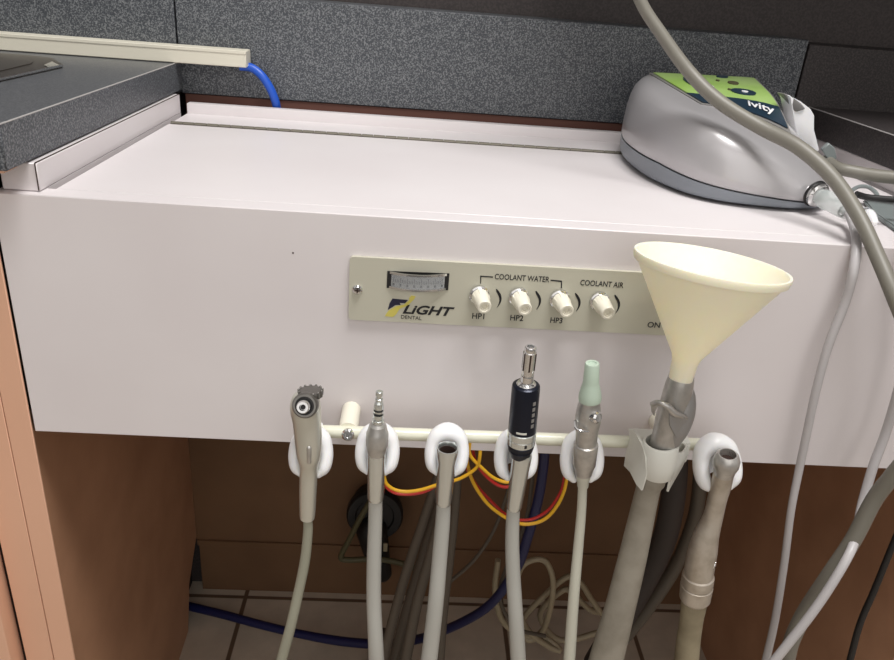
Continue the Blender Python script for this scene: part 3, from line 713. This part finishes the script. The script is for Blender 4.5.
def loft(bm, rings, capt=True, capb=True):
    V = [[bm.verts.new(p) for p in r_] for r_ in rings]; n = len(V[0])
    for i in range(len(V) - 1):
        for k in range(n): bm.faces.new((V[i][k], V[i][(k + 1) % n], V[i + 1][(k + 1) % n], V[i + 1][k]))
    if capt:
        z = sum((v.co for v in V[-1]), Vector()) / n; c_ = bm.verts.new(z)
        for k in range(n): bm.faces.new((V[-1][k], V[-1][(k + 1) % n], c_))
    if capb: bm.faces.new(V[0])
    return bm
bandz = lambda x, y: .019 - max(0, s0(x, y)) * .09
s0 = lambda x, y: (x - .5) * .7 + (.2 - y) * .7 - .03
bm = loft(bm_new(), [ring_pts(.012, lambda x, y: .0022), ring_pts(.004, lambda x, y: .0030), ring_pts(.0012, lambda x, y: .006), ring_pts(.0004, lambda x, y: bandz(x, y)), ring_pts(.003, lambda x, y: bandz(x, y))]); obj('base_shell', bm, 'slate', us, ang=50)
bm = loft(bm_new(), [ring_pts(.0022, lambda x, y: bandz(x, y) - .0004), ring_pts(.0022, lambda x, y: bandz(x, y) + .0012)]); obj('seam', bm, 'rubber', us)
rg = [ring_pts(.0015, lambda x, y: bandz(x, y) + .0008), ring_pts(.0, lambda x, y: bandz(x, y) + .002)]
for f_, ins in ((.25, .0002), (.5, .0012), (.7, .0032), (.84, .006), (.93, .010), (.98, .015), (1.0, .022)):
    rg.append(ring_pts(ins, (lambda f_: (lambda x, y: bandz(x, y) + (zt(x, y) - bandz(x, y)) * f_))(f_)))
base = rg[-1]
for k in (.8, .6, .4, .2): rg.append(scale_pts(k, base, lambda x, y: zt(x, y)))
bm = loft(bm_new(), rg); obj('housing', bm, 'silver', us, ang=60)
for (fx, fy) in ((.51, .13), (.51, .28), (.61, .28), (.61, .11)):
    bm = bm_new(); lathe(bm, (fx, fy, ZT + .0001), (fx, fy, ZT + 1), [(0, .006), (.003, .006)], 16); obj('foot', bm, 'rubber', us)
# green overlay panel: corners
TL, TR, BR, BL = Vector((.512, .285)), Vector((.620, .298)), Vector((.592, .142)), Vector((.524, .168))
def surf(u_, v_, off=.0):
    a = TL.lerp(TR, u_); c_ = BL.lerp(BR, u_); p = a.lerp(c_, v_); bow = math.sin(math.pi * u_) * 0
    return Vector((p.x, p.y, ZT + zt(p.x, p.y) + off))
def patch(u0, u1, v0, v1, off, th, name, m, parent, nu=8, nv=8):
    bm = bm_new(); V = [[bm.verts.new(surf(u0 + (u1 - u0) * i / nu, v0 + (v1 - v0) * j / nv, off)) for j in range(nv + 1)] for i in range(nu + 1)]
    for i in range(nu):
        for j in range(nv): bm.faces.new((V[i][j], V[i][j + 1], V[i + 1][j + 1], V[i + 1][j]))
    bmesh.ops.recalc_face_normals(bm, faces=bm.faces)
    bmesh.ops.solidify(bm, geom=list(bm.faces), thickness=-th if bm.faces[0:1] and False else th)
    return obj(name, bm, m, parent)
gp = patch(-.03, 1.03, -.03, 1.03, .0010, .0014, 'bezel', 'bezel', us)
g1 = patch(0, 1, 0, .72, .0022, .0008, 'green_overlay', 'green', us)
patch(0, 1, .72, 1, .0022, .0008, 'dark_overlay', 'deepblue', us)
def disc(u_, v_, ru, rv, name, m, off=.0032):
    bm = bm_new(); c_ = [surf(u_ + ru * math.cos(a * math.pi / 12), v_ + rv * math.sin(a * math.pi / 12), off) for a in range(24)]
    prism(bm, c_, (0, 0, -.0012)); return obj(name, bm, m, us)
dk = disc(.30, .34, .12, .22, 'round_dial', 'deepblue')
disc(.36, .45, .05, .06, 'dial_mark', 'wplastic', .0038); disc(.27, .22, .03, .05, 'dial_mark', 'green', .0038)
disc(.70, .52, .13, .085, 'oval_button', 'deepblue'); disc(.71, .53, .035, .02, 'button_mark', 'wplastic', .0038)
disc(.66, .05, .06, .035, 'display_mark', 'deepblue'); disc(.70, .25, .055, .05, 'leaf_mark', 'gwire')
disc(.56, .2, .018, .02, 'indicator_dot', 'gwire'); disc(.57, .48, .018, .02, 'indicator_dot', 'gwire')
# white print on the dark strip
bm = text_bm('ivity', (0, 0, 0), (1, 0, 0), 1, 0, thick=.0, bold=.02)
for v in list(bm.verts):
    v.co = surf(.56 + .30 * v.co.x + .06 * v.co.z, .95 - .16 * v.co.z, .0034)
bmesh.ops.remove_doubles(bm, verts=bm.verts, dist=1e-7)
obj('lettering', bm, 'wplastic', us, smooth=False)
# grille/vent mark on left flank
c = Vector((.4838, .222, ZT + .038)); bm = bm_new(); tube(bm, [c + Vector((.0008, 0, -.005)), c + Vector((.0008, .002, 0)), c + Vector((.0012, 0, .005))], .0022, 8, roundcap=True); obj('power_switch', bm, 'rubber', us)
# handpiece cradle on the right rear side: pale fan with dark flank
def solid(pts, vec, name, m, parent): 
    bm = bm_new(); prism(bm, pts, vec); bmesh.ops.bevel(bm, geom=list(bm.edges), offset=.0008, segments=1, affect='EDGES'); return obj(name, bm, m, parent)
Yc = .175
solid([at(789, 95, Yc), at(800, 101, Yc), at(811, 109, Yc), at(815, 116, Yc), at(813, 130, Yc), at(820, 150, Yc), at(806, 160, Yc), at(797, 138, Yc), at(793, 112, Yc)], (-.004, .012, .0), 'cradle', 'wplastic', us)
solid([at(783, 93, Yc + .005), at(790, 95, Yc), at(802, 104, Yc - .002), at(806, 109, Yc - .002), at(797, 112, Yc - .002), at(793, 110, Yc)], (-.002, .010, .0), 'cradle_top', 'bezel', us)
solid([at(829, 143, .15), at(835, 148, .15), at(837, 158, .15), at(832, 166, .15), at(825, 154, .15), at(822, 150, .15)], (.001, .006, 0), 'clear_clip', 'smoke', us)
# connector
c0 = at(816, 194, .077); c1 = at(848, 213, .045); d = (c1 - c0).normalized(); L = (c1 - c0).length
bm = bm_new(); lathe(bm, c0 - d * .004, c1, [(0, .0085), (.002, .0098), (.007, .0098), (.0085, .0085), (.009, .0075)], 28); cn = obj('connector', bm, 'chrome', us)
bm = bm_new(); torus(bm, c0 - d * .001, d, .0100, .0008); obj('seal_ring', bm, 'rubber', cn)
hpz = thing('light_handpiece_plug', 'frosted plug with pale tube leading down from the silver unit over the front panel', 'tube', c1)
bm = bm_new(); lathe(bm, c0 + d * .0052, c1, [(0, .0062), (.003, .0075), (.008, .0078), (.012, .0066), (L * .62, .0064), (L - .006, .0054), (L - .005, .0044)], 24); obj('plug', bm, 'clear', hpz)
bm = bm_new(); torus(bm, c1 - d * .0045, d, .0046, .0006); obj('seal_ring', bm, 'rubber', hpz)
bm = hose('h', [(843, 209, .05), (849, 214, .043), (854, 225, .025), (856.5, 240, .003), (854, 268, -.012), (845, 303, -.014), (828, 347, -.016), (815.5, 393, -.018), (806, 437, -.018), (799, 470, -.018), (791, 511, -.02), (784, 565, -.02), (775, 620, -.02), (765, 664, -.02)], [4.6, 4.8, 5, 5, 5, 4.6, 4.4, 4.2, 4.1, 4, 3.8, 3.8, 3.8, 3.9], '')
obj('tube', bm, 'wtube', hpz)

# ================================================================== CABLES RIGHT
bm = hose('h', [(560, -330, .2), (590, -160, .18), (620, -55, .16), (640, 0, .15), (662, 35, .14), (690, 73, .125), (720, 102, .105), (760, 127, .085), (798, 147, .06), (832, 177, .035), (858, 215, .005), (877, 255, -.02), (896, 300, -.045), (915, 350, -.06), (925, 400, -.065), (915, 445, -.065), (893, 475, -.06), (874, 500, -.055), (853, 540, -.055), (829, 576, -.055), (805, 613, -.05), (792, 640, -.05), (786, 664, -.05)],
          [6, 6, 6, 6, 6.2, 6.6, 7, 7.2, 7.4, 7.4, 7.4, 7.6, 8, 8, 8, 8, 8, 8, 8, 8, 8, 7.6, 7.4], '', segs=18)
# upper end clamped above frame
obj('grey_cable', bm, 'cable', label='thick grey cable sweeping over the silver unit and looping back below the right side', cat='cable')
bm = hose('h', [(905, 205, .08), (907, 225, .035), (908, 250, -.012), (909, 300, -.02), (907, 350, -.022), (897, 395, -.022), (885, 435, -.022), (873, 467, -.026), (862, 505, -.036), (856, 536, -.054), (845, 562, -.068), (815, 609, -.074), (772, 664, -.075)], 4.6, '')
obj('white_tube', bm, 'wtube', label='pale tube at far right crossing behind the thick grey cable', cat='tube')
bm = hose('h', [(990, 395, -.03), (960, 430, -.03), (935, 470, -.025), (905, 518, -.012), (894, 542, -.01), (874, 591, -.01), (860, 624, -.01), (849, 664, -.01)], 3.2, '')
obj('black_cable', bm, 'rubber', label='thin black cable in the bottom right corner', cat='cable')
bm = pxtube([(826, 160, .16), (838, 168, .13), (855, 172, .12), (875, 175.5, .115), (898, 178, .11), (930, 182, .10)], [5.5, 6, 6.2, 6.4, 6.6, 6.8], segs=14)
obj('grey_cable', bm, 'cable', label='short grey cable running level from behind the silver unit to the right edge', cat='cable')
bm = pxtube([(856, 194, .06), (866, 197, .06), (880, 198.5, .058), (900, 200, .055), (930, 202, .05)], 3.2, segs=12)
obj('black_lead', bm, 'rubber', label='black lead lying on the lid right of the silver unit', cat='cable')
# grey translucent pouch & small clip lying on the lid
z0 = ZT + .0006
def lidpt(px, py, z=z0): return onz(px, py, z)
bm = bm_new(); prism(bm, [lidpt(862, 203), lidpt(885, 203), lidpt(930, 208), lidpt(930, 246), lidpt(900, 236), lidpt(874, 217)], (0, 0, .004)); bmesh.ops.bevel(bm, geom=list(bm.edges), offset=.0015, segments=2, affect='EDGES')
obj('plastic_sleeve', bm, 'smoke', label='grey translucent plastic sleeve lying on the lid at the right edge', cat='sleeve')
P = [lidpt(850, 192, ZT + .006), lidpt(858, 187, ZT + .008), lidpt(868, 187, ZT + .008), lidpt(876, 193, ZT + .006), lidpt(878, 198, ZT + .004)]
bm = tube(bm_new(), P, .0018, 10); obj('cable_loop', bm, 'smoke', label='small grey plastic loop beside the black lead on the lid', cat='loop')
bm = tube(bm_new(), [lidpt(866, 212, ZT + .008), lidpt(870, 216, ZT + .008), lidpt(874, 222, ZT + .007)], [.004, .0045, .003], 12, roundcap=True); obj('tube_end', bm, 'wplastic', label='small white plug end behind the thick grey cable on the lid', cat='plug')

# ================================================================== KNEE SPACE CLUTTER
# black round suction canister cap on back board
bv = thing('round_valve', 'black round rubber valve fixed to the board behind the hoses', 'valve', at(375, 515, .37))
c = at(375, 514, .372); d = Vector((0, -1, .12)).normalized()
bm = bm_new(); lathe(bm, c - d * .036, c + d, [(0, .028), (.004, .034), (.024, .036), (.030, .0405), (.040, .0405), (.044, .038), (.044, .028), (.041, .026), (.041, 0)], 36); obj('body', bm, 'rubber', bv, ang=30)
bm = pxtube([(372, 530, .365), (376, 550, .365), (382, 572, .365)], [16, 13, 10], segs=16, roundcap=True); obj('spout', bm, 'rubber', bv)
bm = bm_new(); a = at(383.5, 543, .34); box(bm, (a.x, .338, a.z - .014), (a.x + .006, .341, a.z), .0005, 1); obj('tag', bm, 'hose_tan', bv)
bm = pxtube([(376, 492, .33), (362, 515, .33), (349, 540, .335), (341, 557, .335), (350, 560, .335), (375, 559, .335), (400, 563, .335), (425, 572, .335)], 2.9, segs=10)
obj('olive_wire', bm, 'gwire', label='olive wire bent in a sharp corner below the black round valve', cat='wire')
# navy blue hose along the floor rising to the box
bm = pxtube([(180, 604, .372), (192, 607, .36), (225, 615, .34), (262, 625, .32), (300, 634, .30), (340, 641, .28), (380, 644, .26), (414, 640, .235), (443, 631, .2), (486, 608, .15), (515, 571, .12), (528, 536, .1), (538, 500, .09), (543, 470, .085), (545, 445, .08), (545, 425, .08)], [4.2] * 5 + [4.6] * 5 + [5] * 6, segs=14)
obj('navy_hose', bm, 'navy', label='navy blue hose sweeping along the floor and up under the box', cat='hose')
# dim hoses bundle
for i, (l, rr_, lab) in enumerate((
    ([(446, 440, .10), (440, 470, .10), (424, 520, .11), (404, 580, .12), (388, 640, .12), (383, 664, .12)], 5.2, 'dim grey hose, left strand of the bundle behind the open coupling'),
    ([(448, 440, .155), (442, 490, .155), (424, 550, .16), (406, 610, .16), (392, 664, .16)], 4.4, 'dim grey hose, second strand from the left of the slanting bundle'),
    ([(452, 440, .09), (446, 490, .09), (432, 550, .10), (418, 600, .10), (405, 664, .10)], 5.4, 'dim grey hose, third strand from the left of the slanting bundle'),
    ([(460, 440, .08), (456, 500, .08), (450, 560, .08), (444, 610, .08), (440, 664, .08)], 4.2, 'dim grey hose hanging just right of the pale open coupling hose'),
    ([(463, 440, .2), (455, 470, .2), (436, 530, .2), (420, 580, .2), (398, 664, .2)], 4.0, 'thin dim hose at the rear of the slanting bundle'))):
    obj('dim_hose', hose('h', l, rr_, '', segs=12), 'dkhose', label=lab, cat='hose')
obj('thin_tube', pxtube([(520, 440, .12), (508, 490, .12), (494, 530, .13), (474, 560, .14), (452, 580, .15), (440, 590, .16)], 1.9, segs=8), 'dkhose', label='thin dim tube slanting left from behind the black motor', cat='tube')
obj('thin_tube', pxtube([(533, 440, .1), (532, 480, .1), (526, 520, .11), (512, 555, .13), (502, 580, .15), (500, 600, .17), (508, 618, .18), (520, 630, .19), (545, 636, .2)], 2.1, segs=8), 'dkhose', label='thin dim tube hanging beside the navy hose', cat='tube')
# coil of dusty white tubing
cpx = [(498, 560, .22), (495, 590, .22), (502, 620, .22), (520, 634, .22), (545, 638, .22), (560, 650, .21), (548, 646, .21), (528, 630, .21), (515, 600, .21), (520, 570, .21), (533, 560, .21), (546, 562, .21), (553, 580, .21), (551, 605, .21), (543, 630, .22), (528, 640, .22), (523, 620, .23), (545, 595, .23), (567, 577, .23), (580, 582, .23), (592, 600, .23), (607, 618, .23), (630, 622, .23), (600, 632, .24), (560, 640, .24), (540, 615, .25), (560, 592, .25), (572, 592, .25), (596, 612, .25), (635, 600, .25)]
obj('coiled_tubing', pxtube(cpx, 3.0, segs=10, n=6), 'coil', label='dusty white tubing lying in loose tangled coils on the floor', cat='tubing')
# dark suction hoses behind right
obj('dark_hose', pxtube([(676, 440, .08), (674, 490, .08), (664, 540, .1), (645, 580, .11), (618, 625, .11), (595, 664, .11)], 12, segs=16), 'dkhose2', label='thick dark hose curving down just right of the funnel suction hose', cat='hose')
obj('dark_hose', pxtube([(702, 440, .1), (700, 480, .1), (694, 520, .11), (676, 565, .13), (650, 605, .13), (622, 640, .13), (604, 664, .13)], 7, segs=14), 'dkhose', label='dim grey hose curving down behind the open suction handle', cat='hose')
# yellow & red wires
wires = (([(383, 440, .0), (384, 476, -.0), (390, 487, -.0), (403, 491.5, 0), (420, 490, 0), (440, 484, 0), (460, 478.5, 0), (476, 468, 0), (480, 455, 0), (480, 440, .005)], 1.8, 'ywire', 'yellow wire sagging between the second and third holders'),
         ([(381, 440, .004), (384, 480, .004), (391, 491, .004), (404, 494.5, .004), (424, 492, .004), (440, 482, .004), (456, 462, .004), (462, 440, .004)], 1.5, 'rwire', 'red wire sagging between the second and third holders'),
         ([(470, 440, 0), (470, 455, 0), (482, 468, 0), (494, 478, 0), (508, 482, 0), (520, 475, 0), (524, 440, .005)], 1.8, 'ywire', 'yellow wire crossing down toward the motor coupling'),
         ([(472, 440, .006), (475, 460, .006), (486, 476, .006), (500, 486, .006), (512, 485, .006), (522, 470, .006), (525, 440, .006)], 1.7, 'rwire', 'red wire looping down toward the motor coupling'),
         ([(466, 440, .008), (468, 466, .008), (474, 484, .008), (486, 502, .008), (500, 514, .008), (516, 522.5, .008), (530, 524, .008), (545, 519, .008), (557, 506, .008), (565, 488, .008), (568, 465, .008), (569, 440, .008)], 1.8, 'ywire', 'long yellow wire looping lowest below the motor holder'),
         ([(467, 440, .012), (466, 464, .012), (472, 478, .012), (484, 494, .014), (508, 516, .014), (528, 520, .012), (546, 512, .012), (558, 497, .012), (564, 480, .012), (566, 440, .012)], 1.6, 'rwire', 'long red wire looping below the motor holder beside the yellow one'))
for l, rr_, m_, lab in wires:
    obj('wire', pxtube(l, rr_, segs=8), m_, label=lab, cat='wire', group=None)

# ================================================================== LIGHT
def area(name, loc, target, size, power, col=(1, 1, 1), sy=None):
    ld = bpy.data.lights.new(name, 'AREA'); ld.size = size; ld.energy = power; ld.color = col
    if sy: ld.shape = 'RECTANGLE'; ld.size_y = sy
    o = bpy.data.objects.new(name, ld); COL.objects.link(o); o.location = loc
    o.rotation_euler = (Vector(target) - Vector(loc)).to_track_quat('-Z', 'Y').to_euler(); return o
area('ceiling_lamp', (.55, -.35, 2.3), (.35, .1, .7), .8, 31, (1, .978, .955), .5)
area('room_fill', (.25, -1.8, 1.3), (.35, 0, .55), 1.8, 10, (1, .965, .93))
w = bpy.data.worlds.new('world'); SC.world = w; w.use_nodes = True
nt = w.node_tree; bg = nt.nodes['Background']
tc = nt.nodes.new('ShaderNodeTexCoord'); sx = nt.nodes.new('ShaderNodeSeparateXYZ'); cr = nt.nodes.new('ShaderNodeValToRGB')
nt.links.new(tc.outputs['Generated'], sx.inputs[0]); mr = nt.nodes.new('ShaderNodeMapRange'); mr.inputs['From Min'].default_value = -1; nt.links.new(sx.outputs['Z'], mr.inputs['Value']); nt.links.new(mr.outputs['Result'], cr.inputs['Fac']); nt.links.new(cr.outputs['Color'], bg.inputs['Color'])
cr.color_ramp.elements[0].position = .0; cr.color_ramp.elements[0].color = (.30, .27, .24, 1)
cr.color_ramp.elements[1].position = .8; cr.color_ramp.elements[1].color = (.75, .72, .70, 1)
bg.inputs['Strength'].default_value = .6
nz = nt.nodes.new('ShaderNodeTexNoise'); nz.inputs['Scale'].default_value = 1.7; nz.inputs['Detail'].default_value = 1
nt.links.new(tc.outputs['Generated'], nz.inputs['Vector'])
c2 = nt.nodes.new('ShaderNodeValToRGB'); c2.color_ramp.elements[0].position = .42; c2.color_ramp.elements[1].position = .58
c2.color_ramp.elements[0].color = (.35, .34, .33, 1); c2.color_ramp.elements[1].color = (1.6, 1.58, 1.55, 1)
nt.links.new(nz.outputs['Fac'], c2.inputs['Fac'])
mx = nt.nodes.new('ShaderNodeMix'); mx.data_type = 'RGBA'; mx.blend_type = 'MULTIPLY'; mx.inputs['Factor'].default_value = 1
nt.links.new(cr.outputs['Color'], mx.inputs['A']); nt.links.new(c2.outputs['Color'], mx.inputs['B']); nt.links.new(mx.outputs['Result'], bg.inputs['Color'])
SC.view_settings.view_transform = 'Standard'; SC.view_settings.look = 'None'; SC.view_settings.exposure = 0
